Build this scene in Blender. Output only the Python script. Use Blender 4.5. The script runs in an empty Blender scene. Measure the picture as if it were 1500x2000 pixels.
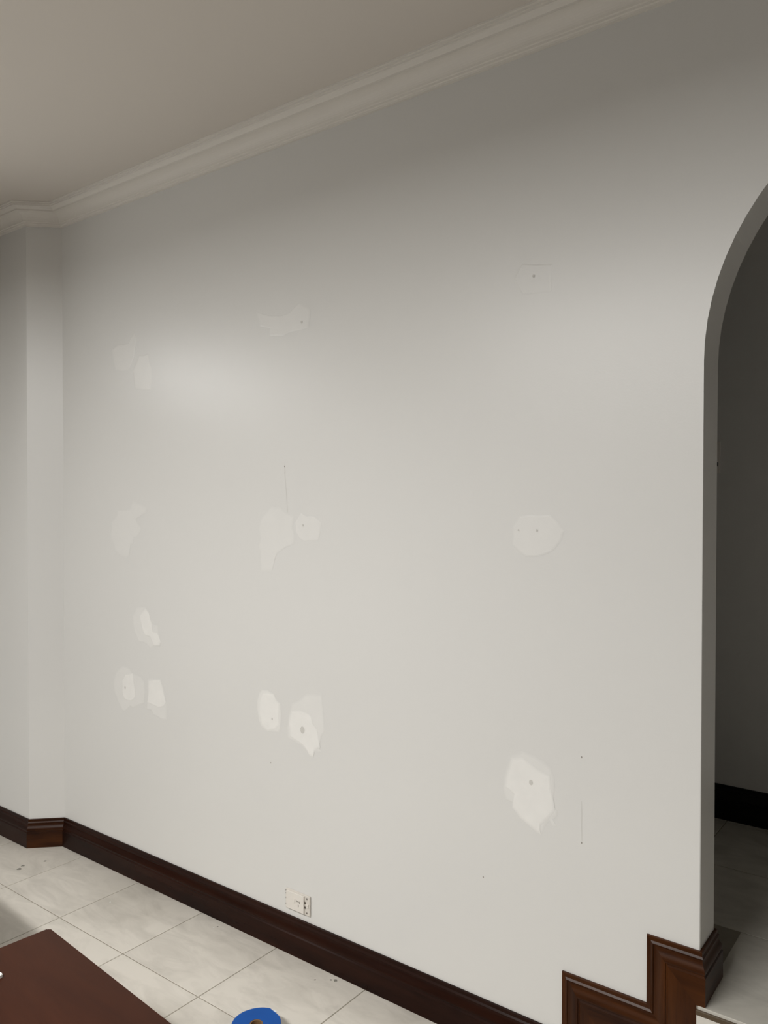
import bpy, bmesh, math, random
from mathutils import Vector, Matrix

# ------------------------------------------------------------------ camera
scn = bpy.context.scene
COL = scn.collection
CAM_RIGHT = Vector((0.796476, 0.60467, 0.000825))
CAM_UP = Vector((-0.009596, 0.011275, 0.99989))
CAM_FWD = Vector((-0.604594, 0.796397, -0.014783))
cam_data = bpy.data.cameras.new('camera')
cam = bpy.data.objects.new('camera', cam_data)
COL.objects.link(cam)
cam_data.sensor_fit = 'HORIZONTAL'
cam_data.sensor_width = 36.0
cam_data.lens = 36.0 * 1562.95 / 1500.0
cam_data.clip_start = 0.02
cam.matrix_world = Matrix((
    (CAM_RIGHT.x, CAM_UP.x, -CAM_FWD.x, 0.0),
    (CAM_RIGHT.y, CAM_UP.y, -CAM_FWD.y, 0.0),
    (CAM_RIGHT.z, CAM_UP.z, -CAM_FWD.z, 1.584),
    (0, 0, 0, 1)))
scn.camera = cam

# ------------------------------------------------------------------ world, light, exposure
world = bpy.data.worlds.new('world')
scn.world = world
world.use_nodes = True
bg = world.node_tree.nodes['Background']
bg.inputs['Color'].default_value = (0.86, 0.93, 1.0, 1)
bg.inputs['Strength'].default_value = 0.15

# a long fluorescent ceiling light (its fixture is built further down): size, place, power
LAMP = (-1.62, -0.9, 2.73)
LAMP_LEN, LAMP_W = 2.15, 0.12
LAMP_POWER = 158.0
LAMP_COLOR = (1.0, 0.988, 0.962)

# daylight through the slim high window in the wall left of the picture
sky = bpy.data.lights.new('daylight', 'AREA')
sky.shape = 'RECTANGLE'
sky.size, sky.size_y = 1.10, 0.24          # along the wall, up
sky.energy = 6.0
sky.spread = math.radians(150)
sky.color = (1.0, 1.0, 0.985)
sky_o = bpy.data.objects.new('daylight', sky)
COL.objects.link(sky_o)
sky_o.location = (-3.83, 0.62, 2.32)
sky_o.rotation_euler = (math.radians(90 - 12), 0, math.radians(-90))   # looks along +x

TWX, TWY = -2.42, 1.135      # far right corner of the second table

scn.view_settings.view_transform = 'Standard'
scn.view_settings.look = 'None'
scn.view_settings.exposure = 0.0
scn.view_settings.gamma = 1.0
scn.view_settings.use_curve_mapping = False

random.seed(7)

# ------------------------------------------------------------------ dimensions (metres)
YW = 2.025            # face of the main wall
WT = 0.125            # its thickness
H_CEIL = 2.905
XC = -3.375           # inner corner of main wall and splay
XS, YS = -3.485, 1.915  # outer corner of splay and left wall
XJ = -0.5605          # left jamb of the arch
ARCH_R = 0.634
ARCH_Z = 1.923
XJ2 = XJ + 2 * ARCH_R
Z1, Z2 = 0.172, 0.350   # tread, hall floor
HB = 3.262            # hall back wall
X_LEFT, X_RIGHT, Y_BACK = -3.84, 4.0, -5.6
SK = 0.127            # skirting height


# ------------------------------------------------------------------ helpers
def link(name, bm, mat=None, parent=None, smooth=False, matrix=None):
    me = bpy.data.meshes.new(name)
    bmesh.ops.recalc_face_normals(bm, faces=bm.faces)
    bm.to_mesh(me)
    bm.free()
    if mat:
        me.materials.append(mat)
    if smooth:
        for p in me.polygons:
            p.use_smooth = True
    o = bpy.data.objects.new(name, me)
    COL.objects.link(o)
    if parent:
        o.parent = parent
    if matrix is not None:
        o.matrix_world = matrix
    return o


def structure(o, label):
    o['kind'] = 'structure'
    o['label'] = label
    o['category'] = o.name.split('_')[0].split('.')[0]
    return o


def empty(name, loc=(0, 0, 0), rz=0.0):
    o = bpy.data.objects.new(name, None)
    o.location = loc
    o.rotation_euler = (0, 0, rz)
    COL.objects.link(o)
    return o


def thing(o, label, cat, group=None):
    o['label'] = label
    o['category'] = cat
    if group:
        o['group'] = group
    return o


def box(bm, x0, x1, y0, y1, z0, z1, bevel=0.0, seg=2):
    v = [bm.verts.new((x, y, z)) for x in (x0, x1) for y in (y0, y1) for z in (z0, z1)]
    fs = [bm.faces.new([v[i] for i in q]) for q in
          ((0, 1, 3, 2), (4, 6, 7, 5), (0, 4, 5, 1), (2, 3, 7, 6), (0, 2, 6, 4), (1, 5, 7, 3))]
    if bevel:
        es = list({e for f in fs for e in f.edges})
        bmesh.ops.bevel(bm, geom=es, offset=bevel, segments=seg, affect='EDGES', profile=0.5)


def prism(bm, pts, z0, z1):
    lo = [bm.verts.new((x, y, z0)) for x, y in pts]
    hi = [bm.verts.new((x, y, z1)) for x, y in pts]
    n = len(pts)
    bm.faces.new(lo[::-1])
    bm.faces.new(hi)
    for i in range(n):
        bm.faces.new((lo[i], lo[(i + 1) % n], hi[(i + 1) % n], hi[i]))


def wall_prism(bm, pts, y0, y1):
    """polygon in the x-z plane, thick from y0 to y1"""
    a = [bm.verts.new((x, y0, z)) for x, z in pts]
    b = [bm.verts.new((x, y1, z)) for x, z in pts]
    n = len(pts)
    bm.faces.new(a)
    bm.faces.new(b[::-1])
    for i in range(n):
        bm.faces.new((a[i], b[i], b[(i + 1) % n], a[(i + 1) % n]))


def rounded(x0, x1, y0, y1, r, n=6):
    out = []
    for cx, cy, a0 in ((x1 - r, y1 - r, 0), (x0 + r, y1 - r, 90), (x0 + r, y0 + r, 180), (x1 - r, y0 + r, 270)):
        for k in range(n + 1):
            a = math.radians(a0 + 90 * k / n)
            out.append((cx + r * math.cos(a), cy + r * math.sin(a)))
    return out


# ------------------------------------------------------------------ materials
def nodes_of(name):
    m = bpy.data.materials.new(name)
    m.use_nodes = True
    nt = m.node_tree
    return m, nt, nt.nodes['Principled BSDF']


def N(nt, typ, **kw):
    n = nt.nodes.new(typ)
    for k, v in kw.items():
        setattr(n, k, v)
    return n


def srgb(r, g, b):
    f = lambda c: (c / 255 / 12.92) if c / 255 <= 0.04045 else ((c / 255 + 0.055) / 1.055) ** 2.4
    return (f(r), f(g), f(b), 1)


def plain(name, col, rough=0.5, spec=0.5, metal=0.0, var=0.06, scale=8.0):
    m, nt, b = nodes_of(name)
    b.inputs['Roughness'].default_value = rough
    b.inputs['Specular IOR Level'].default_value = spec
    b.inputs['Metallic'].default_value = metal
    tc = N(nt, 'ShaderNodeTexCoord')
    nz = N(nt, 'ShaderNodeTexNoise')
    nz.inputs['Scale'].default_value = scale
    nz.inputs['Detail'].default_value = 4
    nt.links.new(tc.outputs['Object'], nz.inputs['Vector'])
    mx = N(nt, 'ShaderNodeMixRGB')
    mx.inputs[1].default_value = tuple(c * (1 - var) for c in col[:3]) + (1,)
    mx.inputs[2].default_value = tuple(min(1, c * (1 + var)) for c in col[:3]) + (1,)
    nt.links.new(nz.outputs['Fac'], mx.inputs[0])
    nt.links.new(mx.outputs[0], b.inputs['Base Color'])
    return m


WALL_ALB = (0.700, 0.692, 0.668)


def paint(name, col, rough, spec, patch=None):
    """rolled wall paint: very faint mottling and orange peel; a 'feather' attribute fades filler patches in"""
    m, nt, b = nodes_of(name)
    b.inputs['Roughness'].default_value = rough
    b.inputs['Specular IOR Level'].default_value = spec
    geo = N(nt, 'ShaderNodeNewGeometry')
    n1 = N(nt, 'ShaderNodeTexNoise')
    n1.inputs['Scale'].default_value = 1.3
    n1.inputs['Detail'].default_value = 3
    nt.links.new(geo.outputs['Position'], n1.inputs['Vector'])
    mx = N(nt, 'ShaderNodeMixRGB')
    mx.inputs[1].default_value = tuple(c * 0.985 for c in col) + (1,)
    mx.inputs[2].default_value = tuple(c * 1.015 for c in col) + (1,)
    nt.links.new(n1.outputs['Fac'], mx.inputs[0])
    out = mx.outputs[0]
    n2 = N(nt, 'ShaderNodeTexNoise')
    n2.inputs['Scale'].default_value = 260
    n2.inputs['Detail'].default_value = 2
    nt.links.new(geo.outputs['Position'], n2.inputs['Vector'])
    bp = N(nt, 'ShaderNodeBump')
    bp.inputs['Strength'].default_value = 0.05
    bp.inputs['Distance'].default_value = 0.002
    nt.links.new(n2.outputs['Fac'], bp.inputs['Height'])
    nt.links.new(bp.outputs['Normal'], b.inputs['Normal'])
    if patch:
        at = N(nt, 'ShaderNodeAttribute', attribute_name='feather')
        n3 = N(nt, 'ShaderNodeTexNoise')
        n3.inputs['Scale'].default_value = 26
        n3.inputs['Detail'].default_value = 5
        nt.links.new(geo.outputs['Position'], n3.inputs['Vector'])
        mr = N(nt, 'ShaderNodeMapRange')
        mr.inputs['From Min'].default_value = 0.3
        mr.inputs['From Max'].default_value = 0.7
        mr.inputs['To Min'].default_value = 0.72
        mr.inputs['To Max'].default_value = 1.0
        nt.links.new(n3.outputs['Fac'], mr.inputs['Value'])
        mul = N(nt, 'ShaderNodeMath', operation='MULTIPLY')
        nt.links.new(at.outputs['Fac'], mul.inputs[0])
        nt.links.new(mr.outputs['Result'], mul.inputs[1])
        m2 = N(nt, 'ShaderNodeMixRGB')
        m2.inputs[2].default_value = patch + (1,)
        nt.links.new(mul.outputs[0], m2.inputs[0])
        nt.links.new(out, m2.inputs[1])
        out = m2.outputs[0]
        rr = N(nt, 'ShaderNodeMapRange')
        rr.inputs['To Min'].default_value = spec
        rr.inputs['To Max'].default_value = spec * 0.45
        nt.links.new(mul.outputs[0], rr.inputs['Value'])
        nt.links.new(rr.outputs['Result'], b.inputs['Specular IOR Level'])
    nt.links.new(out, b.inputs['Base Color'])
    return m


W_ROUGH, W_SPEC = 0.36, 0.55
M_WALL = paint('wall_paint', WALL_ALB, W_ROUGH, W_SPEC)
M_CEIL = paint('ceiling_paint', (0.70, 0.655, 0.60), 0.8, 0.2)
M_CORN = paint('cornice_paint', (0.78, 0.745, 0.69), 0.6, 0.3)
M_PATCH = paint('filler_thin', WALL_ALB, W_ROUGH, W_SPEC, (0.83, 0.817, 0.785))
M_DENT = plain('dent_shadow', (0.60, 0.585, 0.55, 1), 0.7, 0.2)
M_HOLE = plain('nail_hole', (0.33, 0.31, 0.28, 1), 0.8, 0.1)


def wood(name, dark, light, rough, along='X', spec=0.5, scale=9.0, coat=0.0):
    m, nt, b = nodes_of(name)
    b.inputs['Roughness'].default_value = rough
    b.inputs['Specular IOR Level'].default_value = spec
    b.inputs['Coat Weight'].default_value = coat
    b.inputs['Coat Roughness'].default_value = 0.18
    tc = N(nt, 'ShaderNodeTexCoord')
    oi = N(nt, 'ShaderNodeObjectInfo')
    add = N(nt, 'ShaderNodeVectorMath', operation='MULTIPLY_ADD')
    add.inputs[1].default_value = (7.3, 4.1, 5.7)
    nt.links.new(oi.outputs['Random'], add.inputs[0])
    nt.links.new(tc.outputs['Object'], add.inputs[2])
    mp = N(nt, 'ShaderNodeMapping')
    s = {'X': (0.9, scale, scale), 'Y': (scale, 0.9, scale)}[along]
    mp.inputs['Scale'].default_value = s
    nt.links.new(add.outputs[0], mp.inputs['Vector'])
    nz = N(nt, 'ShaderNodeTexNoise')
    nz.inputs['Scale'].default_value = 2.2
    nz.inputs['Detail'].default_value = 6
    nz.inputs['Distortion'].default_value = 0.7
    nt.links.new(mp.outputs[0], nz.inputs['Vector'])
    fine = N(nt, 'ShaderNodeTexNoise')
    fine.inputs['Scale'].default_value = 16
    fine.inputs['Detail'].default_value = 3
    nt.links.new(mp.outputs[0], fine.inputs['Vector'])
    mixf = N(nt, 'ShaderNodeMath', operation='MULTIPLY_ADD')
    mixf.inputs[1].default_value = 0.25
    nt.links.new(fine.outputs['Fac'], mixf.inputs[0])
    nt.links.new(nz.outputs['Fac'], mixf.inputs[2])
    cr = N(nt, 'ShaderNodeValToRGB')
    cr.color_ramp.elements[0].position = 0.38
    cr.color_ramp.elements[0].color = dark
    cr.color_ramp.elements[1].position = 0.86
    cr.color_ramp.elements[1].color = light
    nt.links.new(mixf.outputs[0], cr.inputs['Fac'])
    nt.links.new(cr.outputs['Color'], b.inputs['Base Color'])
    bp = N(nt, 'ShaderNodeBump')
    bp.inputs['Strength'].default_value = 0.06
    bp.inputs['Distance'].default_value = 0.001
    nt.links.new(fine.outputs['Fac'], bp.inputs['Height'])
    nt.links.new(bp.outputs['Normal'], b.inputs['Normal'])
    return m


M_SKIRT = wood('mahogany_skirting', (0.011, 0.0026, 0.0009, 1), (0.072, 0.0225, 0.0050, 1), 0.31, spec=0.13)
M_SKIRT_SHADED = wood('dark_mahogany_skirting', (0.0075, 0.0020, 0.0011, 1), (0.026, 0.0080, 0.0040, 1), 0.25, spec=0.10)  # same mahogany, darkened to put shade into the main and left runs
M_TABLE = wood('mahogany_veneer', (0.033, 0.0096, 0.0047, 1), (0.053, 0.0160, 0.0072, 1), 0.36, spec=0.12, scale=5.0)
M_HALLSK = plain('black_skirting', (0.004, 0.0035, 0.003, 1), 0.5, 0.2)


def tile_mat(name, base, vein):
    m, nt, b = nodes_of(name)
    b.inputs['Roughness'].default_value = 0.30
    b.inputs['Specular IOR Level'].default_value = 0.45
    geo = N(nt, 'ShaderNodeNewGeometry')
    oi = N(nt, 'ShaderNodeObjectInfo')
    add = N(nt, 'ShaderNodeVectorMath', operation='MULTIPLY_ADD')
    add.inputs[1].default_value = (31.0, 17.0, 9.0)
    nt.links.new(oi.outputs['Random'], add.inputs[0])
    nt.links.new(geo.outputs['Position'], add.inputs[2])
    rot = N(nt, 'ShaderNodeMapping')
    rot.inputs['Rotation'].default_value = (0, 0, 0.45)
    rot.inputs['Scale'].default_value = (1.0, 2.6, 1.0)
    nt.links.new(add.outputs[0], rot.inputs['Vector'])
    n1 = N(nt, 'ShaderNodeTexNoise')
    n1.inputs['Scale'].default_value = 4.2
    n1.inputs['Detail'].default_value = 7
    n1.inputs['Roughness'].default_value = 0.62
    n1.inputs['Distortion'].default_value = 1.1
    nt.links.new(rot.outputs[0], n1.inputs['Vector'])
    cr = N(nt, 'ShaderNodeValToRGB')
    e = cr.color_ramp.elements
    e[0].position, e[0].color = 0.30, vein
    e[1].position, e[1].color = 0.58, base
    nt.links.new(n1.outputs['Fac'], cr.inputs['Fac'])
    # old water marks and grime, in broad soft patches
    n2 = N(nt, 'ShaderNodeTexNoise')
    n2.inputs['Scale'].default_value = 2.3
    n2.inputs['Detail'].default_value = 4
    n2.inputs['Distortion'].default_value = 0.6
    nt.links.new(geo.outputs['Position'], n2.inputs['Vector'])
    mr = N(nt, 'ShaderNodeMapRange', interpolation_type='SMOOTHSTEP')
    mr.inputs['From Min'].default_value = 0.50
    mr.inputs['From Max'].default_value = 0.72
    mr.inputs['To Max'].default_value = 0.26
    nt.links.new(n2.outputs['Fac'], mr.inputs['Value'])
    mx = N(nt, 'ShaderNodeMixRGB')
    mx.inputs[2].default_value = (0.30, 0.275, 0.225, 1)
    nt.links.new(mr.outputs['Result'], mx.inputs[0])
    nt.links.new(cr.outputs['Color'], mx.inputs[1])
    nt.links.new(mx.outputs[0], b.inputs['Base Color'])
    return m


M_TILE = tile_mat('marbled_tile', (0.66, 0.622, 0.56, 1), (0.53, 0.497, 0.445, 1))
M_TILE_HALL = tile_mat('shaded_hall_tile', (0.56, 0.537, 0.48, 1), (0.44, 0.42, 0.375, 1))  # tile colour lowered to put the hall's shade into it
M_RISER = plain('riser_tile', (0.68, 0.65, 0.59, 1), 0.3, 0.45, scale=14)
M_GROUT = plain('grout', (0.27, 0.245, 0.20, 1), 0.9, 0.1, var=0.2, scale=30)
M_SLAB = plain('screed', (0.3, 0.28, 0.25, 1), 0.9, 0.1)
M_NOSING = plain('brown_nosing', (0.085, 0.058, 0.032, 1), 0.45, 0.4, var=0.25, scale=40)
M_PLATE = plain('outlet_plastic', (0.74, 0.70, 0.645, 1), 0.32, 0.5, var=0.02)
M_PLATE2 = plain('outlet_backing', (0.66, 0.62, 0.565, 1), 0.4, 0.5, var=0.03)
M_SLOT = plain('outlet_slot', (0.10, 0.085, 0.07, 1), 0.6, 0.2)
M_SCREW = plain('screw_grey', (0.22, 0.20, 0.18, 1), 0.35, 0.5, metal=0.6)
M_BLUE = plain('blue_tape', (0.004, 0.075, 0.335, 1), 0.42, 0.15, var=0.10, scale=20)
M_BLUE_EDGE = plain('blue_tape_edge', (0.03, 0.14, 0.48, 1), 0.3, 0.5)
M_CORE = plain('cardboard_core', (0.20, 0.115, 0.055, 1), 0.7, 0.2, var=0.2, scale=50)
M_GLINT = plain('pale_glint', (0.75, 0.80, 0.85, 1), 0.08, 0.8)
M_WHITE = plain('white_plastic', (0.82, 0.81, 0.78, 1), 0.25, 0.5, var=0.02)
M_METAL = plain('white_metal', (0.75, 0.74, 0.72, 1), 0.4, 0.5, var=0.02)
M_BRACKET = plain('dark_metal', (0.05, 0.05, 0.05, 1), 0.4, 0.5)
M_ABSORBER = plain('absorber_grey', (0.16, 0.155, 0.15, 1), 0.95, 0.1, var=0.2, scale=60)


def emitter(name, col, power):
    m, nt, b = nodes_of(name)
    b.inputs['Base Color'].default_value = (0.8, 0.8, 0.8, 1)
    b.inputs['Emission Color'].default_value = col + (1,)
    b.inputs['Emission Strength'].default_value = power
    return m


def glass(name):
    m, nt, b = nodes_of(name)
    b.inputs['Transmission Weight'].default_value = 1.0
    b.inputs['Roughness'].default_value = 0.0
    b.inputs['IOR'].default_value = 1.45
    return m


M_GLASS = glass('window_glass')

# ------------------------------------------------------------------ room shell
def shell(name, label, build, mat):
    bm = bmesh.new()
    build(bm)
    return structure(link(name, bm, mat), label)


def b_main(bm):
    pts = [(XC, 0), (XJ, 0), (XJ, ARCH_Z)]
    n = 40
    for k in range(1, n):
        a = math.pi * (1 - k / n)
        pts.append((XJ + ARCH_R + ARCH_R * math.cos(a), ARCH_Z + ARCH_R * math.sin(a)))
    pts += [(XJ2, ARCH_Z), (XJ2, 0), (X_RIGHT, 0), (X_RIGHT, H_CEIL), (XC, H_CEIL)]
    wall_prism(bm, pts, YW, YW + WT)
    bm.edges.ensure_lookup_table()
    es = []
    for e in bm.edges:
        c = [v.co for v in e.verts]
        if all(abs(v.y - YW) < 1e-5 or abs(v.y - YW - WT) < 1e-5 for v in c) and abs(c[0].y - c[1].y) < 1e-5 \
           and all(XJ - 1e-4 <= v.x <= XJ2 + 1e-4 for v in c) and max(v.z for v in c) > 0.01:
            es.append(e)
    bmesh.ops.bevel(bm, geom=es, offset=0.004, segments=3, affect='EDGES', profile=0.5)


wall_back = shell('wall_back', 'long off-white wall with filler patches and an arch at its right end', b_main, M_WALL)
shell('wall_splay', 'narrow angled off-white strip of wall in the left corner',
      lambda bm: prism(bm, [(XC, YW), (XC, YW + WT), (XS, YW + WT), (XS, YS)], 0, H_CEIL), M_WALL)
shell('wall_left', 'off-white wall at the left edge beyond the angled corner',
      lambda bm: box(bm, X_LEFT, XS, YS, YW + WT, 0, H_CEIL), M_WALL)
WY0, WY1, WZ0, WZ1 = 0.02, 1.22, 2.16, 2.48     # the slim high window


def b_farleft(bm):
    x0, x1 = X_LEFT - 0.1, X_LEFT
    box(bm, x0, x1, Y_BACK - 0.1, YW + WT, 0, WZ0)
    box(bm, x0, x1, Y_BACK - 0.1, YW + WT, WZ1, H_CEIL)
    box(bm, x0, x1, Y_BACK - 0.1, WY0, WZ0, WZ1)
    box(bm, x0, x1, WY1, YW + WT, WZ0, WZ1)


shell('wall_far_left', 'off-white side wall with a slim high window outside the left of the picture', b_farleft, M_WALL)
shell('wall_right', 'plain off-white side wall outside the right of the picture',
      lambda bm: box(bm, X_RIGHT, X_RIGHT + 0.1, Y_BACK - 0.1, YW, 0, H_CEIL), M_WALL)


DX0, DX1, DZ = -3.50, 3.60, 2.40


def b_front(bm):
    wall_prism(bm, [(X_LEFT, 0), (DX0, 0), (DX0, DZ), (DX1, DZ), (DX1, 0), (X_RIGHT, 0), (X_RIGHT, H_CEIL), (X_LEFT, H_CEIL)],
               Y_BACK - 0.1, Y_BACK)


shell('wall_front', 'off-white wall behind the viewer with an added glazed door that cuts bounced light', b_front, M_WALL)
shell('ceiling', 'flat warm white plaster ceiling of the room',
      lambda bm: box(bm, X_LEFT - 0.1, X_RIGHT + 0.1, Y_BACK - 0.1, YW + WT, H_CEIL, H_CEIL + 0.1), M_CEIL)
shell('ceiling_hall', 'flat plaster ceiling of the dark hall beyond the arch',
      lambda bm: box(bm, -2.7, 2.7, YW + WT, HB + 0.1, H_CEIL, H_CEIL + 0.1), M_CEIL)
shell('wall_hall_back', 'dim off-white hall wall seen through the arch',
      lambda bm: box(bm, -2.7, 2.7, HB, HB + 0.1, 0, H_CEIL), M_WALL)
shell('wall_hall_left', 'off-white end wall of the hall hidden left of the arch',
      lambda bm: box(bm, -2.7, -2.6, YW + WT, HB, 0, H_CEIL), M_WALL)
shell('wall_hall_right', 'off-white end wall of the hall hidden right of the arch',
      lambda bm: box(bm, 2.6, 2.7, YW + WT, HB, 0, H_CEIL), M_WALL)

# slim high window
win = empty('window_1', (X_LEFT - 0.05, (WY0 + WY1) / 2, (WZ0 + WZ1) / 2))
structure(win, 'slim high window outside the left of the picture')
bm = bmesh.new()
wy, wz = (WY1 - WY0) / 2, (WZ1 - WZ0) / 2
box(bm, -0.03, 0.03, -wy, wy, -wz, -wz + 0.03)
box(bm, -0.03, 0.03, -wy, wy, wz - 0.03, wz)
box(bm, -0.03, 0.03, -wy, -wy + 0.03, -wz + 0.03, wz - 0.03)
box(bm, -0.03, 0.03, wy - 0.03, wy, -wz + 0.03, wz - 0.03)
link('window_frame', bm, M_METAL, win)
bm = bmesh.new()
box(bm, -0.003, 0.003, -wy + 0.03, wy - 0.03, -wz + 0.03, wz - 0.03)
link('glass_pane', bm, M_GLASS, win)

# unseen glazed sliding door, added behind the viewer to lessen bounced light
door = empty('door_added', ((DX0 + DX1) / 2, Y_BACK - 0.05, 0))
structure(door, 'white framed glass sliding door added unseen behind the viewer to cut bounced light')
bm = bmesh.new()
hw = (DX1 - DX0) / 2
for x0, x1, z0, z1 in ((-hw, -hw + 0.05, 0, DZ), (hw - 0.05, hw, 0, DZ), (-hw + 0.05, hw - 0.05, DZ - 0.05, DZ),
                       (-hw + 0.05, hw - 0.05, 0, 0.04), (-0.03, 0.03, 0.04, DZ - 0.05)):
    box(bm, x0, x1, -0.03, 0.03, z0, z1)
link('door_frame', bm, M_METAL, door)
for x0, x1 in ((-hw + 0.05, -0.03), (0.03, hw - 0.05)):
    bm = bmesh.new()
    box(bm, x0, x1, -0.003, 0.003, 0.04, DZ - 0.05)
    link('glass_pane', bm, M_GLASS, door)

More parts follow.
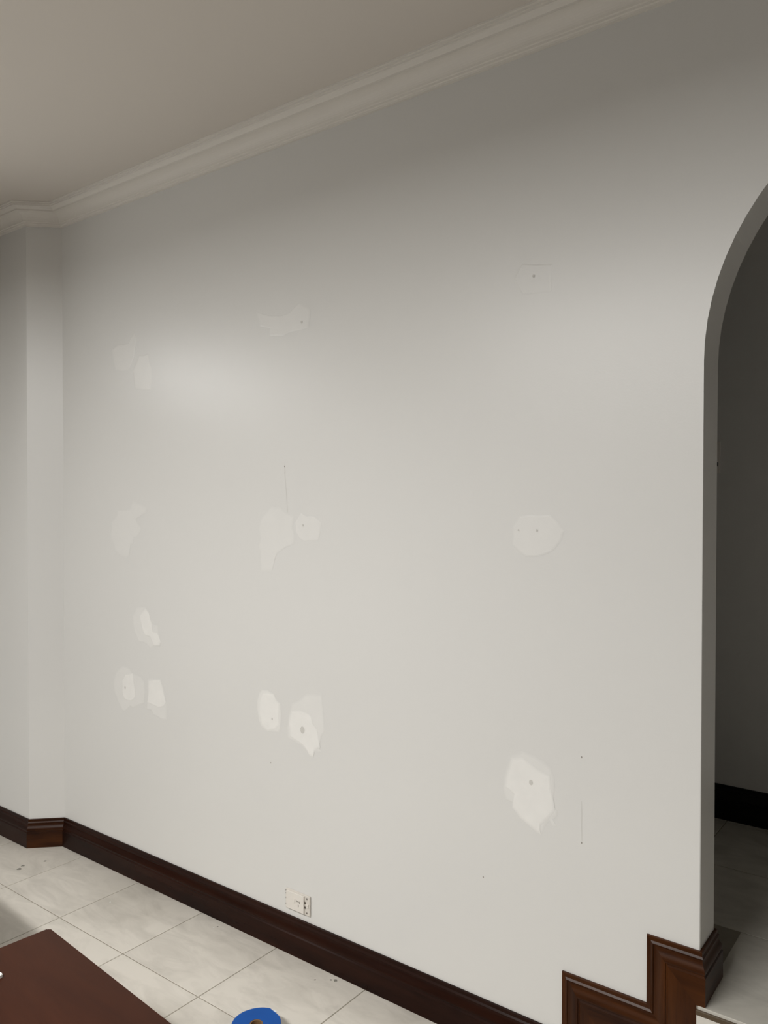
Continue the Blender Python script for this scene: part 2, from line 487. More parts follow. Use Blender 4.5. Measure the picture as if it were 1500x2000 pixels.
# ------------------------------------------------------------------ filler patches on the wall
# each: strength of the thin coat, outline of the thin coat, outline of the thicker coat, (x, z, r) of the sunk screw holes
PATCHES = [
    (0.35, [(-3.0048, 1.4884), (-2.9677, 1.5163), (-2.9584, 1.5409), (-2.904, 1.5414), (-2.8595, 1.5471), (-2.8523, 1.5818), (-2.8243, 1.5739), (-2.7599, 1.5531), (-2.76, 1.5373), (-2.7814, 1.5292), (-2.8334, 1.5074), (-2.8248, 1.4915), (-2.7946, 1.4709), (-2.8008, 1.4496), (-2.8252, 1.4277), (-2.8471, 1.4271), (-2.8517, 1.4002), (-2.8693, 1.397), (-2.8741, 1.3512), (-2.8964, 1.3367), (-2.946, 1.3481), (-2.9779, 1.3659), (-2.9916, 1.3955), (-3.0146, 1.4277), (-3.005, 1.461)],
     None,
     []),
    (0.5, [(-2.8579, 1.0999), (-2.8314, 1.137), (-2.7708, 1.1446), (-2.7453, 1.1256), (-2.7328, 1.0952), (-2.7203, 1.0754), (-2.6869, 1.076), (-2.683, 1.0426), (-2.6666, 1.0132), (-2.675, 0.9941), (-2.7166, 0.9868), (-2.7335, 0.9745), (-2.7845, 0.9952), (-2.8191, 0.9968), (-2.8452, 1.0315)],
     [(-2.8098, 1.1042), (-2.7708, 1.1393), (-2.7454, 1.1204), (-2.7287, 1.0799), (-2.7205, 1.044), (-2.6913, 1.0418), (-2.6666, 1.0106), (-2.675, 0.9941), (-2.7124, 0.9899), (-2.7375, 1.0239), (-2.7757, 1.0279), (-2.797, 1.0682)],
     []),
    (0.5, [(-2.9957, 0.807), (-2.9769, 0.848), (-2.9264, 0.8819), (-2.8815, 0.8767), (-2.8639, 0.8601), (-2.7983, 0.8501), (-2.7769, 0.8318), (-2.7774, 0.7416), (-2.812, 0.7309), (-2.8516, 0.7113), (-2.8737, 0.7159), (-2.9115, 0.6882), (-2.9277, 0.6856), (-2.9503, 0.7093), (-2.9731, 0.7387), (-2.9914, 0.7635)],
     [(-2.9314, 0.8158), (-2.9086, 0.8461), (-2.8551, 0.8586), (-2.8422, 0.7959), (-2.8381, 0.759), (-2.8647, 0.7388), (-2.9183, 0.7415), (-2.9317, 0.7722)],
     [(-2.909, 0.7907, 0.006)]),
    (0.5, [(-2.7597, 0.8474), (-2.7257, 0.8573), (-2.6715, 0.8594), (-2.6512, 0.8234), (-2.6351, 0.774), (-2.6339, 0.6967), (-2.6642, 0.6942), (-2.7182, 0.7036), (-2.7349, 0.7219), (-2.7647, 0.7224)],
     [(-2.7512, 0.8407), (-2.6757, 0.8563), (-2.6553, 0.8176), (-2.6351, 0.7689), (-2.6515, 0.7508), (-2.6846, 0.7404), (-2.7602, 0.7496)],
     []),
    (0.75, [(-2.1153, 0.8567), (-2.1055, 0.8855), (-2.09, 0.9013), (-2.0594, 0.9044), (-2.0405, 0.8963), (-2.0274, 0.8942), (-2.0218, 0.8817), (-2.0106, 0.8727), (-1.9958, 0.8643), (-1.9959, 0.7762), (-2.0034, 0.7576), (-2.0408, 0.7536), (-2.0712, 0.7523), (-2.0942, 0.7646), (-2.1076, 0.7841), (-2.1134, 0.816)],
     [(-2.1017, 0.8533), (-2.0862, 0.8883), (-2.033, 0.8934), (-2.0181, 0.8742), (-2.0014, 0.8607), (-2.0015, 0.786), (-2.0257, 0.7657), (-2.0597, 0.7543), (-2.0903, 0.7707), (-2.1018, 0.8069)],
     [(-2.0362, 0.8037, 0.0046)]),
    (0.55, [(-1.9446, 0.8722), (-1.9123, 0.8877), (-1.8874, 0.9045), (-1.8698, 0.9188), (-1.8009, 0.9264), (-1.7958, 0.8876), (-1.7908, 0.8476), (-1.7874, 0.8023), (-1.801, 0.7846), (-1.8146, 0.7411), (-1.7976, 0.7251), (-1.8318, 0.7236), (-1.8422, 0.7036), (-1.8561, 0.7047), (-1.8735, 0.7195), (-1.8982, 0.7331), (-1.9232, 0.739), (-1.9629, 0.7475), (-1.9665, 0.7813), (-1.9592, 0.8197)],
     [(-1.9446, 0.8458), (-1.9052, 0.8561), (-1.8664, 0.8506), (-1.849, 0.8431), (-1.8421, 0.8185), (-1.8214, 0.8014), (-1.8146, 0.7693), (-1.8078, 0.7423), (-1.8318, 0.7301), (-1.8404, 0.7039), (-1.856, 0.706), (-1.8876, 0.7351), (-1.9089, 0.7442), (-1.952, 0.7574), (-1.9556, 0.7991)],
     [(-1.8893, 0.7896, 0.0126)]),
    (0.55, [(-1.1068, 0.7873), (-1.099, 0.8196), (-1.086, 0.8574), (-1.0601, 0.8695), (-1.0472, 0.8789), (-1.0117, 0.8719), (-0.9817, 0.8618), (-0.9595, 0.8458), (-0.9496, 0.8252), (-0.9494, 0.7754), (-0.948, 0.7396), (-0.9395, 0.7325), (-0.9395, 0.719), (-0.9515, 0.7047), (-0.9393, 0.6897), (-0.949, 0.6861), (-0.9613, 0.7001), (-0.9784, 0.6754), (-0.987, 0.6537), (-1.0008, 0.6537), (-1.0311, 0.6715), (-1.0594, 0.6901), (-1.0789, 0.7065), (-1.0803, 0.7226), (-1.1013, 0.7272), (-1.1094, 0.7537)],
     [(-1.0937, 0.8089), (-1.0808, 0.8514), (-1.0472, 0.8603), (-1.0217, 0.8469), (-0.9815, 0.8299), (-0.9618, 0.8249), (-0.9592, 0.7914), (-0.9493, 0.7528), (-0.9468, 0.7308), (-0.9638, 0.7086), (-0.9909, 0.6791), (-0.9883, 0.6546), (-1.021, 0.6693), (-1.0542, 0.6867), (-1.0777, 0.7092), (-1.0726, 0.7478), (-1.1015, 0.7649)],
     [(-1.0189, 0.7944, 0.0076)]),
    (0.5, [(-1.0805, 1.5067), (-1.06, 1.5395), (-1.0294, 1.5444), (-0.9649, 1.5452), (-0.9406, 1.5231), (-0.9213, 1.5012), (-0.9307, 1.4742), (-0.9596, 1.4418), (-1.0038, 1.4264), (-1.0391, 1.4249), (-1.0648, 1.4423), (-1.0829, 1.4555)],
     None,
     [(-1.0041, 1.5006, 0.0036), (-1.0608, 1.5002, 0.0028)]),
    (0.15, [(-1.0779, 2.2088), (-1.0524, 2.2457), (-0.9581, 2.229), (-0.9626, 2.154), (-1.052, 2.1589)],
     None,
     [(-1.0169, 2.2055, 0.0041)]),
    (0.4, [(-2.0965, 1.5145), (-2.0658, 1.5391), (-2.0394, 1.5634), (-1.9948, 1.5584), (-1.9655, 1.5375), (-1.9294, 1.5275), (-1.9367, 1.4855), (-1.9259, 1.4597), (-1.9295, 1.4309), (-1.9657, 1.4191), (-2.0098, 1.3962), (-2.0247, 1.3663), (-2.0398, 1.3254), (-2.093, 1.3225), (-2.0967, 1.3954), (-2.1082, 1.4112), (-2.0966, 1.4414), (-2.1042, 1.4819)],
     None,
     []),
    (0.5, [(-1.9259, 1.504), (-1.8974, 1.5408), (-1.8694, 1.5282), (-1.8347, 1.5287), (-1.8007, 1.5063), (-1.8143, 1.4475), (-1.852, 1.4438), (-1.8799, 1.4403), (-1.9046, 1.4499), (-1.9223, 1.4728)],
     None,
     [(-1.8869, 1.497, 0.0042)]),
    (0.5, [(-2.9965, 2.2244), (-2.9535, 2.2412), (-2.8757, 2.2392), (-2.8345, 2.2767), (-2.8207, 2.2538), (-2.841, 2.1715), (-2.8765, 2.1255), (-2.9726, 2.1349)],
     None,
     []),
    (0.65, [(-2.8471, 2.1227), (-2.8062, 2.1819), (-2.7436, 2.182), (-2.7215, 2.1174), (-2.7276, 2.028), (-2.8359, 2.0439)],
     None,
     []),
    (0.5, [(-2.1169, 2.2602), (-1.9971, 2.2314), (-1.9475, 2.2364), (-1.899, 2.2646), (-1.8515, 2.2344), (-1.8594, 2.1718), (-1.9232, 2.1683), (-1.9806, 2.1577), (-2.0479, 2.1659), (-2.0478, 2.1961), (-2.0995, 2.2089)],
     None,
     [(-1.8926, 2.1954, 0.0047)]),
]



def patch_mesh(pts, y_edge, y_mid, w_edge, w_mid, inset):
    bm = bmesh.new()
    lay = bm.verts.layers.float.new('feather')
    # irregular trowelled outline: each side broken once with a small jitter
    fine = []
    n = len(pts)
    for i in range(n):
        a, b = pts[i], pts[(i + 1) % n]
        fine.append(a)
        d = math.hypot(b[0] - a[0], b[1] - a[1])
        fine.append(((a[0] + b[0]) / 2 + random.uniform(-.06, .06) * d, (a[1] + b[1]) / 2 + random.uniform(-.06, .06) * d))
    pts = fine
    n = len(pts)
    cx = sum(p[0] for p in pts) / n
    cz = sum(p[1] for p in pts) / n
    outer, inner = [], []
    for x, z in pts:
        v = bm.verts.new((x, y_edge, z))
        v[lay] = w_edge
        outer.append(v)
        v = bm.verts.new((cx + (x - cx) * inset, y_mid, cz + (z - cz) * inset))
        v[lay] = w_mid
        inner.append(v)
    for i in range(n):
        j = (i + 1) % n
        bm.faces.new((outer[i], outer[j], inner[j], inner[i]))
    bm.faces.new(inner)
    return bm


def dimple(bm, x, z, r, y, segs=14):
    """a shallow dished screw hole in the filler"""
    rings = []
    for rr, yy in ((1.0, 0.0), (0.72, 0.0), (0.0, 0.0)):
        if rr == 0:
            rings.append([bm.verts.new((x, y - 0.00005, z))])
        else:
            rings.append([bm.verts.new((x + r * rr * math.cos(2 * math.pi * k / segs) * 0.8, y + yy,
                                        z + r * rr * math.sin(2 * math.pi * k / segs))) for k in range(segs)])
    for k in range(segs):
        j = (k + 1) % segs
        bm.faces.new((rings[0][k], rings[0][j], rings[1][j], rings[1][k]))
        bm.faces.new((rings[1][k], rings[1][j], rings[2][0]))


for w, outer, coat, holes in PATCHES:
    bm = patch_mesh(outer, YW - 0.0002, YW - 0.0006, 0.0, w * 0.75, 0.90)
    p = link('filler_patch', bm, M_PATCH, wall_back)
    if coat:
        bm = patch_mesh(coat, YW - 0.0008, YW - 0.0013, w * 0.75, 0.92, 0.90)
        link('filler_coat', bm, M_PATCH, p)
    for x, z, r in holes:
        bm = bmesh.new()
        dimple(bm, x, z, r, YW - 0.0017)
        link('screw_hole', bm, M_DENT, p)

# small nail holes and hairline scratches in the paint
for x, z, r in ((-0.8703, 0.8941, 0.0030), (-1.1719, 0.4835, 0.0028), (-2.0446, 0.6439, 0.0026),
                (-1.9746, 1.7019, 0.0030), (-1.9746, 1.6786, 0.0022), (-0.8692, 0.6633, 0.0028)):
    bm = bmesh.new()
    dimple(bm, x, z, r, YW - 0.0003, 8)
    link('nail_hole', bm, M_HOLE if r > 0.0024 else M_DENT, wall_back)
for pts in (((-0.8699, 0.775), (-0.8692, 0.742), (-0.8694, 0.705), (-0.8682, 0.668)),
            ((-1.9746, 1.7127), (-1.973, 1.665), (-1.966, 1.61), (-1.9610, 1.5424))):
    bm = bmesh.new()
    for (xa, za), (xb, zb) in zip(pts, pts[1:]):
        vs = [bm.verts.new(c) for c in ((xa - .0005, YW - .0003, za), (xa + .0005, YW - .0003, za),
                                        (xb + .0005, YW - .0003, zb), (xb - .0005, YW - .0003, zb))]
        bm.faces.new(vs)
    link('scratch', bm, M_DENT, wall_back)

# ------------------------------------------------------------------ floors
bm = bmesh.new()
box(bm, X_LEFT, X_RIGHT, Y_BACK, YW + 0.05, -0.10, -0.0012)
floor = structure(link('floor', bm, M_GROUT), 'marbled white tiled floor of the room')


def tile_bm(x0, x1, y0, y1, z, g=0.0017):
    bm = bmesh.new()
    box(bm, x0 + g, x1 - g, y0 + g, y1 - g, z - 0.008, z)
    top = [e for e in bm.edges if all(v.co.z > z - 1e-4 for v in e.verts)]
    bmesh.ops.bevel(bm, geom=top, offset=0.0009, segments=1, affect='EDGES')
    return bm


TX, TY = -2.0, 1.6565
rest = bmesh.new()
for i in range(-5, 16):
    for j in range(-20, 1):
        x0, y0 = TX + 0.4 * i, TY + 0.4 * j
        x1, y1 = x0 + 0.4, min(y0 + 0.4, YW)
        x0, x1, y0 = max(x0, X_LEFT), min(x1, X_RIGHT), max(y0, Y_BACK)
        if x1 - x0 < 0.02 or y1 - y0 < 0.02:
            continue
        if y1 > YS and x0 < XC:
            # tiles beneath the splayed corner end at the left wall
            if x1 <= XS:
                y1 = YS
        if i <= 3 and j >= -3:
            link('tile', tile_bm(x0, x1, y0, y1, 0.0), M_TILE, floor)
        else:
            t = tile_bm(x0, x1, y0, y1, 0.0)
            me = bpy.data.meshes.new('tmp')
            t.to_mesh(me)
            t.free()
            rest.from_mesh(me)
            bpy.data.meshes.remove(me)
o = link('tile_field', rest, M_TILE, floor)
o['kind'] = 'stuff'

# specks of paint and dirt on the tiles
for x, y, r, m in ((-3.309, 1.772, 0.012, 0), (-3.326, 1.797, 0.009, 0), (-3.290, 1.878, 0.007, 0), (-1.7085, 1.9874, 0.0075, 0),
                   (-1.722, 1.981, 0.005, 0), (-1.764, 1.949, 0.004, 0), (-2.750, 1.8405, 0.0035, 1), (-2.2736, 1.975, 0.004, 0), (-2.28, 1.962, 0.0035, 1)):
    bm = bmesh.new()
    prism(bm, [(x + r * random.uniform(.5, 1.1) * math.cos(a), y + r * random.uniform(.5, 1.1) * math.sin(a))
               for a in [k * math.tau / 9 for k in range(9)]], 0.0, 0.0006)
    link('paint_speck' if m else 'dirt_speck', bm, M_WHITE if m else plain('dirt', (0.24, 0.23, 0.20, 1), 0.8, 0.2), floor)

# hall floor, one step pair above the room
bm = bmesh.new()
box(bm, -2.6, 2.6, YW + WT, HB, 0.0, Z2 - 0.0014)
box(bm, -0.563, XJ2 + 0.0025, 2.006, YW + WT, 0.0, Z2 - 0.0014)
hall = structure(link('floor_hall', bm, M_GROUT), 'dim tiled hall floor raised behind the arch')
HX, HY = -0.4, 2.426
for i in range(-6, 8):
    for j in range(-1, 3):
        x0, y0 = HX + 0.4 * i, HY + 0.4 * j
        x1, y1 = min(x0 + 0.4, 2.6), min(y0 + 0.4, HB)
        x0 = max(x0, -2.6)
        if j == -1:
            for xa, xb, ya in ((max(x0, XJ), min(x1, XJ2), 2.003), (x0, x1, YW + WT)):
                yb = YW + WT if ya < 2.01 else y1
                if ya < 2.01 and xb - xa > 0.02:
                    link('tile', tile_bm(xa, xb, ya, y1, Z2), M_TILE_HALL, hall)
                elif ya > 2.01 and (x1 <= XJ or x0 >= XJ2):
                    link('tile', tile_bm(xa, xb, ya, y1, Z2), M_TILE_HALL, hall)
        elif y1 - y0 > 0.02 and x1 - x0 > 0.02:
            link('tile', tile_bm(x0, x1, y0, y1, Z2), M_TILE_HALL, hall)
for k in range(4):
    x0 = -0.5628 + 0.4 * k
    x1 = min(x0 + 0.4, XJ2)
    if x1 - x0 > 0.03:
        bm = bmesh.new()
        box(bm, x0 + 0.001, x1 - 0.001, 2.0005, 2.0065, Z1, Z2 - 0.0205, 0.0008, 1)
        link('riser_tile', bm, M_RISER, hall)
bm = bmesh.new()
box(bm, -0.5628, XJ2, 1.9985, 2.0062, Z2 - 0.0195, Z2 - 0.0075, 0.001, 1)
link('nosing', bm, M_NOSING, hall)

# the single step in front of the arch
bm = bmesh.new()
box(bm, -0.793, XJ2 + 0.232, 1.70, 2.0005, 0.0, Z1 - 0.008)
step = structure(link('step', bm, M_RISER), 'low tiled step in front of the arch')
for k in range(4):
    x0 = -0.793 + 0.4325 * k
    bm = tile_bm(x0, x0 + 0.4325, 1.70, 2.0005, Z1)
    link('tile', bm, M_TILE, step)

# ------------------------------------------------------------------ skirting boards
PROF = [(0.0, 1.0), (0.0055, 1.0), (0.0070, 0.988), (0.0073, 0.918), (0.0108, 0.880), (0.0110, 0.866), (0.0094, 0.855),
        (0.0082, 0.848)]
for _k in range(11):                                  # the ogee
    _t = _k / 10
    PROF.append((0.0082 + 0.0086 * (0.5 - 0.5 * math.cos(math.pi * _t)), 0.838 - 0.215 * _t))
PROF += [(0.0164, 0.604), (0.0142, 0.594), (0.0142, 0.576), (0.0180, 0.548), (0.0180, 0.0), (0.0, 0.0)]


def board(name, p0, d, up, out, length, a0=0, b0=0, a1=0, b1=0, prof=PROF, height=SK, mat=None, parent=None):
    """a moulded board lying along d; its ends are mitred: start shifts by a0*depth + b0*height, end likewise"""
    d, up, out = Vector(d).normalized(), Vector(up).normalized(), Vector(out).normalized()
    bm = bmesh.new()
    A, B = [], []
    for dd, hh in prof:
        h = hh * height
        A.append(bm.verts.new((a0 * dd + b0 * h, dd, h)))
        B.append(bm.verts.new((length + a1 * dd + b1 * h, dd, h)))
    n = len(prof)
    for i in range(n):
        j = (i + 1) % n
        bm.faces.new((A[i], B[i], B[j], A[j]))
    bm.faces.new(A[::-1])
    bm.faces.new(B)
    m = Matrix(((d.x, out.x, up.x, p0[0]), (d.y, out.y, up.y, p0[1]), (d.z, out.z, up.z, p0[2]), (0, 0, 0, 1)))
    if m.to_3x3().determinant() < 0:
        for v in bm.verts:
            v.co.x = -v.co.x
        m = Matrix(((-d.x, out.x, up.x, p0[0]), (-d.y, out.y, up.y, p0[1]), (-d.z, out.z, up.z, p0[2]), (0, 0, 0, 1)))
    return link(name, bm, mat or M_SKIRT, parent, matrix=m)


T = math.tan(math.radians(22.5))
XR, YB, ZU = (1, 0, 0), (0, -1, 0), (0, 0, 1)
R1, R2 = -0.795, -0.563
structure(board('baseboard_left', (X_LEFT, YS, 0), XR, ZU, YB, XS - X_LEFT, a1=T, mat=M_SKIRT_SHADED),
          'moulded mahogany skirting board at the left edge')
structure(board('baseboard_splay', (XS, YS, 0), (1, 1, 0), ZU, (1, -1, 0), math.hypot(XC - XS, YW - YS), a0=-T, a1=-T),
          'short mahogany skirting board across the angled corner')
structure(board('baseboard_back', (XC, YW, 0), XR, ZU, YB, R1 - XC, a0=T, b1=-1, mat=M_SKIRT_SHADED),
          'long mahogany skirting board along the foot of the main wall, colour darkened as shade')
steps = empty('baseboard_steps', (R1, YW, 0))
structure(steps, 'mitred mahogany skirting climbing two steps to the arch')
bpy.context.view_layer.update()
board('board', (R1, YW, 0), ZU, (-1, 0, 0), YB, Z1, b0=1, b1=1, parent=steps)
board('board', (R1, YW, Z1), XR, ZU, YB, R2 - R1, b0=-1, b1=-1, parent=steps)
board('board', (R2, YW, Z1), ZU, (-1, 0, 0), YB, Z2 - Z1, b0=1, b1=1, parent=steps)
board('board', (R2, YW, Z2), XR, ZU, YB, XJ - R2, b0=-1, a1=1, parent=steps)
board('board', (XJ, YW, Z2), (0, 1, 0), ZU, (1, 0, 0), WT, a0=-1, a1=1, parent=steps)
board('board', (XJ, YW + WT, Z2), (-1, 0, 0), ZU, (0, 1, 0), 1.2, a0=-1, parent=steps)
structure(board('baseboard_hall', (-2.6, HB, Z2), XR, ZU, YB, 5.2, height=0.131, mat=M_HALLSK),
          'black skirting board along the dim hall wall')

# ------------------------------------------------------------------ cornice
CP = [(0.0, 0.086), (0.010, 0.086), (0.010, 0.080), (0.0135, 0.078), (0.0135, 0.072), (0.0175, 0.070)]
for k in range(1, 9):
    a = math.radians(90 * k / 9)
    CP.append((0.0175 + 0.036 * (1 - math.cos(a)), 0.070 - 0.036 * math.sin(a)))
CP += [(0.0535, 0.034), (0.0590, 0.034), (0.0590, 0.028), (0.0625, 0.024), (0.0680, 0.0185), (0.0735, 0.0165), (0.0735, 0.0115),
       (0.0790, 0.0110), (0.0790, 0.0055), (0.0850, 0.0050), (0.0850, 0.0), (0.0, 0.0)]
CPROF = [(d, -h) for d, h in CP]
trim = empty('trim_1', (XC, YW, H_CEIL))
structure(trim, 'stepped cove cornice where the wall meets the ceiling')
bpy.context.view_layer.update()
board('moulding', (X_LEFT, YS, H_CEIL), XR, ZU, YB, XS - X_LEFT, a1=T, prof=CPROF, height=1, mat=M_CORN, parent=trim)
board('moulding', (XS, YS, H_CEIL), (1, 1, 0), ZU, (1, -1, 0), math.hypot(XC - XS, YW - YS), a0=-T, a1=-T, prof=CPROF, height=1, mat=M_CORN, parent=trim)
board('moulding', (XC, YW, H_CEIL), XR, ZU, YB, X_RIGHT - XC, a0=T, prof=CPROF, height=1, mat=M_CORN, parent=trim)

# ------------------------------------------------------------------ power outlet with its cover missing
OX, OZ = -1.9085, 0.186
outlet = thing(empty('power_outlet', (OX, YW, OZ)),
               'white plastic single power outlet without cover above the skirting', 'power outlet')


def out_box(name, x0, x1, z0, z1, d0, d1, mat, parent=outlet, bevel=0.0, rot=0.0):
    """box on the wall at height OZ: x and z from the plate centre, d0..d1 out from the wall"""
    bm = bmesh.new()
    cx, cz = (x0 + x1) / 2, (z0 + z1) / 2
    box(bm, x0 - cx, x1 - cx, -d1, -d0, z0 - cz, z1 - cz, bevel, 2)
    if rot:
        bmesh.ops.rotate(bm, verts=bm.verts, cent=(0, 0, 0), matrix=Matrix.Rotation(rot, 3, 'Y'))
    bmesh.ops.translate(bm, verts=bm.verts, vec=(cx, 0, cz))
    return link(name, bm, mat, parent)


out_box('base_plate', -0.0577, 0.0577, -0.0345, 0.0345, 0.0, 0.0065, M_PLATE2, bevel=0.0022)
out_box('face_plate', -0.0500, 0.0335, -0.0300, 0.0310, 0.0065, 0.0125, M_PLATE, bevel=0.0012)
sw = out_box('switch_rocker', -0.0165, -0.0060, -0.0020, 0.0120, 0.0125, 0.0150, M_PLATE, bevel=0.0008)
out_box('socket_slot', -0.0005, 0.0065, 0.0055, 0.0085, 0.0124, 0.0127, M_SLOT, rot=math.radians(25))
out_box('socket_slot', 0.0125, 0.0155, 0.0015, 0.0085, 0.0124, 0.0127, M_SLOT, rot=math.radians(-25))
out_box('socket_slot', 0.0080, 0.0108, -0.0120, -0.0040, 0.0124, 0.0127, M_SLOT)
for z in (0.0265, 0.0165, 0.0, -0.0205):
    out_box('clip_notch', -0.0568, -0.0528, z - 0.0025, z + 0.0025, 0.0064, 0.0068, M_SLOT)
for z in (0.009, -0.0075):
    out_box('clip_notch', 0.0336, 0.0385, z - 0.003, z + 0.003, 0.0064, 0.0085, M_SLOT)
for z in (0.004, -0.002):
    out_box('clip_lug', 0.0425, 0.0525, z - 0.0024, z + 0.0024, 0.0064, 0.0095, M_PLATE, bevel=0.0006)
for z in (0.0245, -0.0250):
    bm = bmesh.new()
    bmesh.ops.create_cone(bm, cap_ends=True, segments=14, radius1=0.0030, radius2=0.0030, depth=0.0012,
                          matrix=Matrix.Translation((0.0440, -0.0068, z)) @ Matrix.Rotation(math.pi / 2, 4, 'X'))
    link('screw', bm, M_SCREW, outlet)

# ------------------------------------------------------------------ light switch on the hall wall
lsw = thing(empty('light_switch', (-0.874, HB, 1.750)), 'light switch on the dim hall wall just inside the arch', 'light switch')
bm = bmesh.new()
box(bm, -0.036, 0.036, -0.008, 0.0, -0.061, 0.061, 0.002, 2)
link('switch_plate', bm, M_PLATE, lsw)
bm = bmesh.new()
box(bm, 0.0225, 0.0300, -0.0105, -0.0079, -0.034, -0.018, 0.0008, 1)
link('rocker', bm, M_BRACKET, lsw)

# ------------------------------------------------------------------ coffee table
TL, TD, TH = 1.30, 0.64, 0.45
RZ = math.radians(-5.1)
corner = Vector((-1.9768, 1.1400, 0))
ctr = corner + Matrix.Rotation(RZ, 3, 'Z') @ Vector((TL / 2, -TD / 2, 0))


def low_table(loc, rz, label, length, depth):
    t = thing(empty('low_table', loc, rz), label, 'table')
    hx, hy = length / 2, depth / 2
    bm = bmesh.new()
    prism(bm, rounded(-hx, hx, -hy, hy, 0.008), TH - 0.026, TH)
    es = [e for e in bm.edges if all(v.co.z > TH - 1e-5 for v in e.verts)]
    bmesh.ops.bevel(bm, geom=es, offset=0.0025, segments=2, affect='EDGES')
    link('table_top', bm, M_TABLE, t)
    for sx in (-1, 1):
        for sy in (-1, 1):
            bm = bmesh.new()
            px, py = sx * (hx - 0.065), sy * (hy - 0.065)
            a = [bm.verts.new((px + u * 0.020, py + v * 0.020, 0)) for u, v in ((-1, -1), (1, -1), (1, 1), (-1, 1))]
            b = [bm.verts.new((px + u * 0.029, py + v * 0.029, TH - 0.026)) for u, v in ((-1, -1), (1, -1), (1, 1), (-1, 1))]
            bm.faces.new(a[::-1])
            bm.faces.new(b)
            for i in range(4):
                bm.faces.new((a[i], a[(i + 1) % 4], b[(i + 1) % 4], b[i]))
            link('leg', bm, M_TABLE, t)
    for s in (-1, 1):
        bm = bmesh.new()
        y = s * (hy - 0.055)
        box(bm, -hx + 0.096, hx - 0.096, y - 0.010, y + 0.010, TH - 0.105, TH - 0.026)
        link('apron', bm, M_TABLE, t)
        bm = bmesh.new()
        x = s * (hx - 0.055)
        box(bm, x - 0.010, x + 0.010, -hy + 0.096, hy - 0.096, TH - 0.105, TH - 0.026)
        link('apron', bm, M_TABLE, t)
    return t


low_table(ctr, RZ, 'low red-brown wooden table with rounded corner at lower left', TL, TD)
# its longer twin, further left outside the picture, whose shadow falls across the tiles
tw = Matrix.Rotation(RZ, 3, 'Z') @ Vector((-0.63, -0.31, 0))
low_table(Vector((TWX, TWY, 0)) + tw, RZ, 'second low red-brown wooden table outside the left edge of the picture', 1.26, 0.62)

# unseen dark sheet added behind the viewer to soak up bounced light
rug = thing(empty('rug', (0.1, -2.55, 0)), 'large dark grey sheet added unseen behind the viewer to absorb bounced light', 'rug')
bm = bmesh.new()
box(bm, -3.5, 3.5, -2.45, 2.45, 0.0005, 0.012, 0.004, 2)
link('pile', bm, M_ABSORBER, rug)
for s in (-1, 1):
    bm = bmesh.new()
    box(bm, -3.5, 3.5, s * 2.475 - 0.025, s * 2.475 + 0.025, 0.0005, 0.014, 0.004, 2)
    link('border', bm, M_BRACKET, rug)

# white plastic cover lying on the table at the very left edge
cover = thing(empty('cover_plate', (-1.9130, 0.9125, TH), math.radians(8)), 'white plastic cover lying on the table at the left edge', 'cover')
bm = bmesh.new()
prism(bm, rounded(-0.058, 0.058, -0.036, 0.036, 0.006), 0.0, 0.007)
es = [e for e in bm.edges if all(v.co.z > 0.0069 for v in e.verts)]
bmesh.ops.bevel(bm, geom=es, offset=0.0012, segments=2, affect='EDGES')
link('plate', bm, M_WHITE, cover)
bm = bmesh.new()
prism(bm, rounded(-0.040, 0.040, -0.022, 0.022, 0.004), 0.0069, 0.0085)
link('raised_panel', bm, M_WHITE, cover)

# ------------------------------------------------------------------ roll of blue tape on the floor
tape = thing(empty('tape_roll', (-1.7045, 1.6270, 0.0)), 'roll of bright blue masking tape lying flat on the tiles', 'tape')
W = 0.048
out_pts = []
for k in range(72):
    a = k * 360 / 72
    r = 0.0722
    if 45 <= a <= 105:
        r = 0.0722 + 0.0045 * (a - 45) / 60
    out_pts.append((a, r))
# the loose end stands off as a short flat tab
poly = []
p103 = (0.0785 * math.cos(math.radians(104)), 0.0785 * math.sin(math.radians(104)))
p76 = (0.0716 * math.cos(math.radians(74)), 0.0716 * math.sin(math.radians(74)))
for a, r in out_pts:
    if 74 < a < 104:
        continue
    if abs(a - 105) < 2.6:
        poly.append(p76)
        poly.append(p103)
    rr = 0.0722 if not 104 <= a <= 150 else 0.0722 + 0.0055 * (150 - a) / 46
    poly.append((rr * math.cos(math.radians(a)), rr * math.sin(math.radians(a))))
bm = bmesh.new()
n = len(poly)
RI = 0.0195
rings = [[bm.verts.new((x * s, y * s, z)) for x, y in poly] for s, z in ((1, 0.0008), (1, W - 0.0012), (0.985, W))]
inn = [[bm.verts.new((RI * x / math.hypot(x, y), RI * y / math.hypot(x, y), z)) for x, y in poly] for z in (W, 0.0008)]
allr = rings + inn
for q in range(len(allr)):
    r0, r1 = allr[q], allr[(q + 1) % len(allr)]
    for i in range(n):
        j = (i + 1) % n
        bm.faces.new((r0[i], r0[j], r1[j], r1[i]))
link('tape_winding', bm, M_BLUE, tape)
bm = bmesh.new()
segs = 32
prof = ((0.0190, 0.0), (0.0190, W - 0.0006), (0.0155, W - 0.0006), (0.0155, 0.0))
rr = [[bm.verts.new((r * math.cos(math.tau * k / segs), r * math.sin(math.tau * k / segs), z)) for k in range(segs)] for r, z in prof]
for q in range(4):
    for k in range(segs):
        j = (k + 1) % segs
        bm.faces.new((rr[q][k], rr[q][j], rr[(q + 1) % 4][j], rr[(q + 1) % 4][k]))
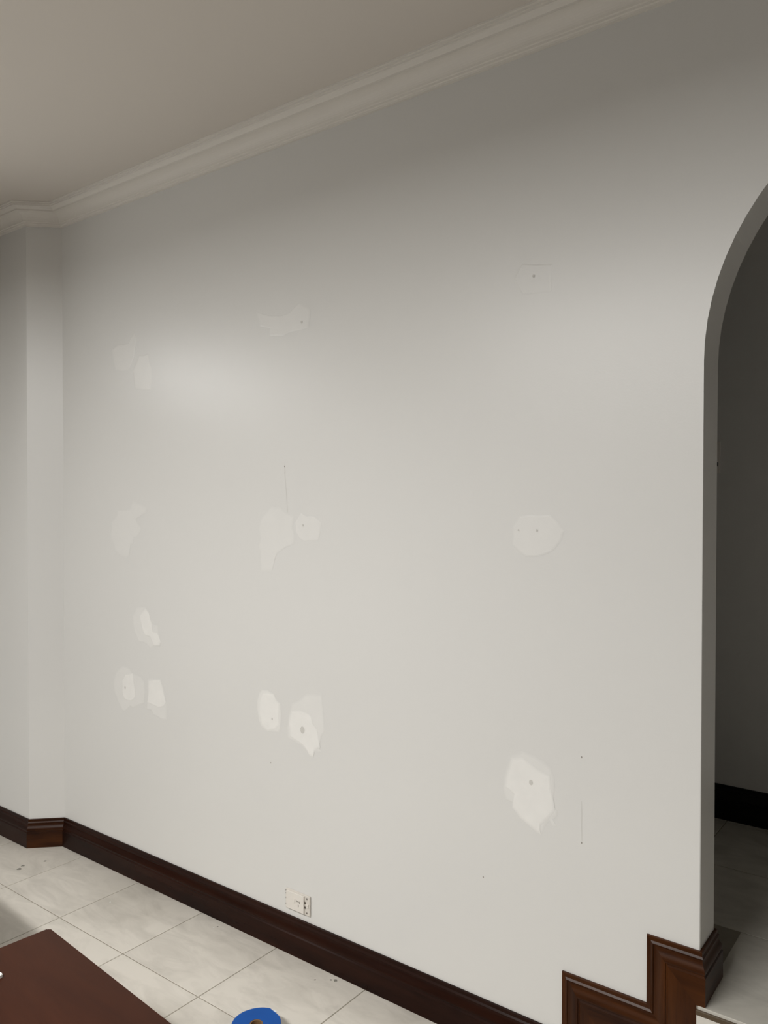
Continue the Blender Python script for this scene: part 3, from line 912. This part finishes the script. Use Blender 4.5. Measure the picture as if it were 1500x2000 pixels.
link('cardboard_core', bm, M_CORE, tape, smooth=False)
bm = bmesh.new()
ax, ay = p103
bx_, by_ = p76
nx, ny = (ay - by_), -(ax - bx_)
ln = math.hypot(nx, ny)
nx, ny = -nx / ln * 0.0030, -ny / ln * 0.0030
if nx * ax + ny * ay < 0:
    nx, ny = -nx, -ny
sx_, sy_ = bx_ + (ax - bx_) * 0.22, by_ + (ay - by_) * 0.22
mx_, my_ = bx_ + (ax - bx_) * 0.60, by_ + (ay - by_) * 0.60
prism(bm, [(mx_, my_), (sx_, sy_), (sx_ + nx, sy_ + ny), (mx_ + nx, my_ + ny)], 0.001, W + 0.0008)
link('loose_end_glint', bm, M_GLINT, tape)  # pale strip coloured as the glint on the tape's loose end

# ------------------------------------------------------------------ fluorescent ceiling light, out of frame
lamp = thing(empty('ceiling_light', (LAMP[0], LAMP[1], H_CEIL)), 'long white fluorescent ceiling light outside the picture', 'ceiling light')
hl, hw = LAMP_LEN / 2, LAMP_W / 2
zl = LAMP[2] - H_CEIL
bm = bmesh.new()
box(bm, -hl - 0.03, hl + 0.03, -hw - 0.02, hw + 0.02, zl + 0.015, 0.0, 0.004, 2)
link('batten_housing', bm, M_METAL, lamp)
for x0, x1, y0, y1 in ((-hl - 0.03, hl + 0.03, hw + 0.008, hw + 0.014), (-hl - 0.03, hl + 0.03, -hw - 0.014, -hw - 0.008)):
    bm = bmesh.new()
    box(bm, x0, x1, y0, y1, zl - 0.004, zl + 0.02)
    link('side_shield', bm, M_METAL, lamp)
bm = bmesh.new()
box(bm, -hl, hl, -hw, hw, zl + 0.003, zl + 0.016)
link('diffuser', bm, emitter('lit_diffuser', LAMP_COLOR, 4.0), lamp)
ld = bpy.data.lights.new('lamp_light', 'AREA')
ld.shape = 'RECTANGLE'
ld.size, ld.size_y = LAMP_LEN, LAMP_W
ld.energy = LAMP_POWER
ld.color = LAMP_COLOR
lo = bpy.data.objects.new('lamp_light', ld)
COL.objects.link(lo)
lo.location = (LAMP[0], LAMP[1], LAMP[2])
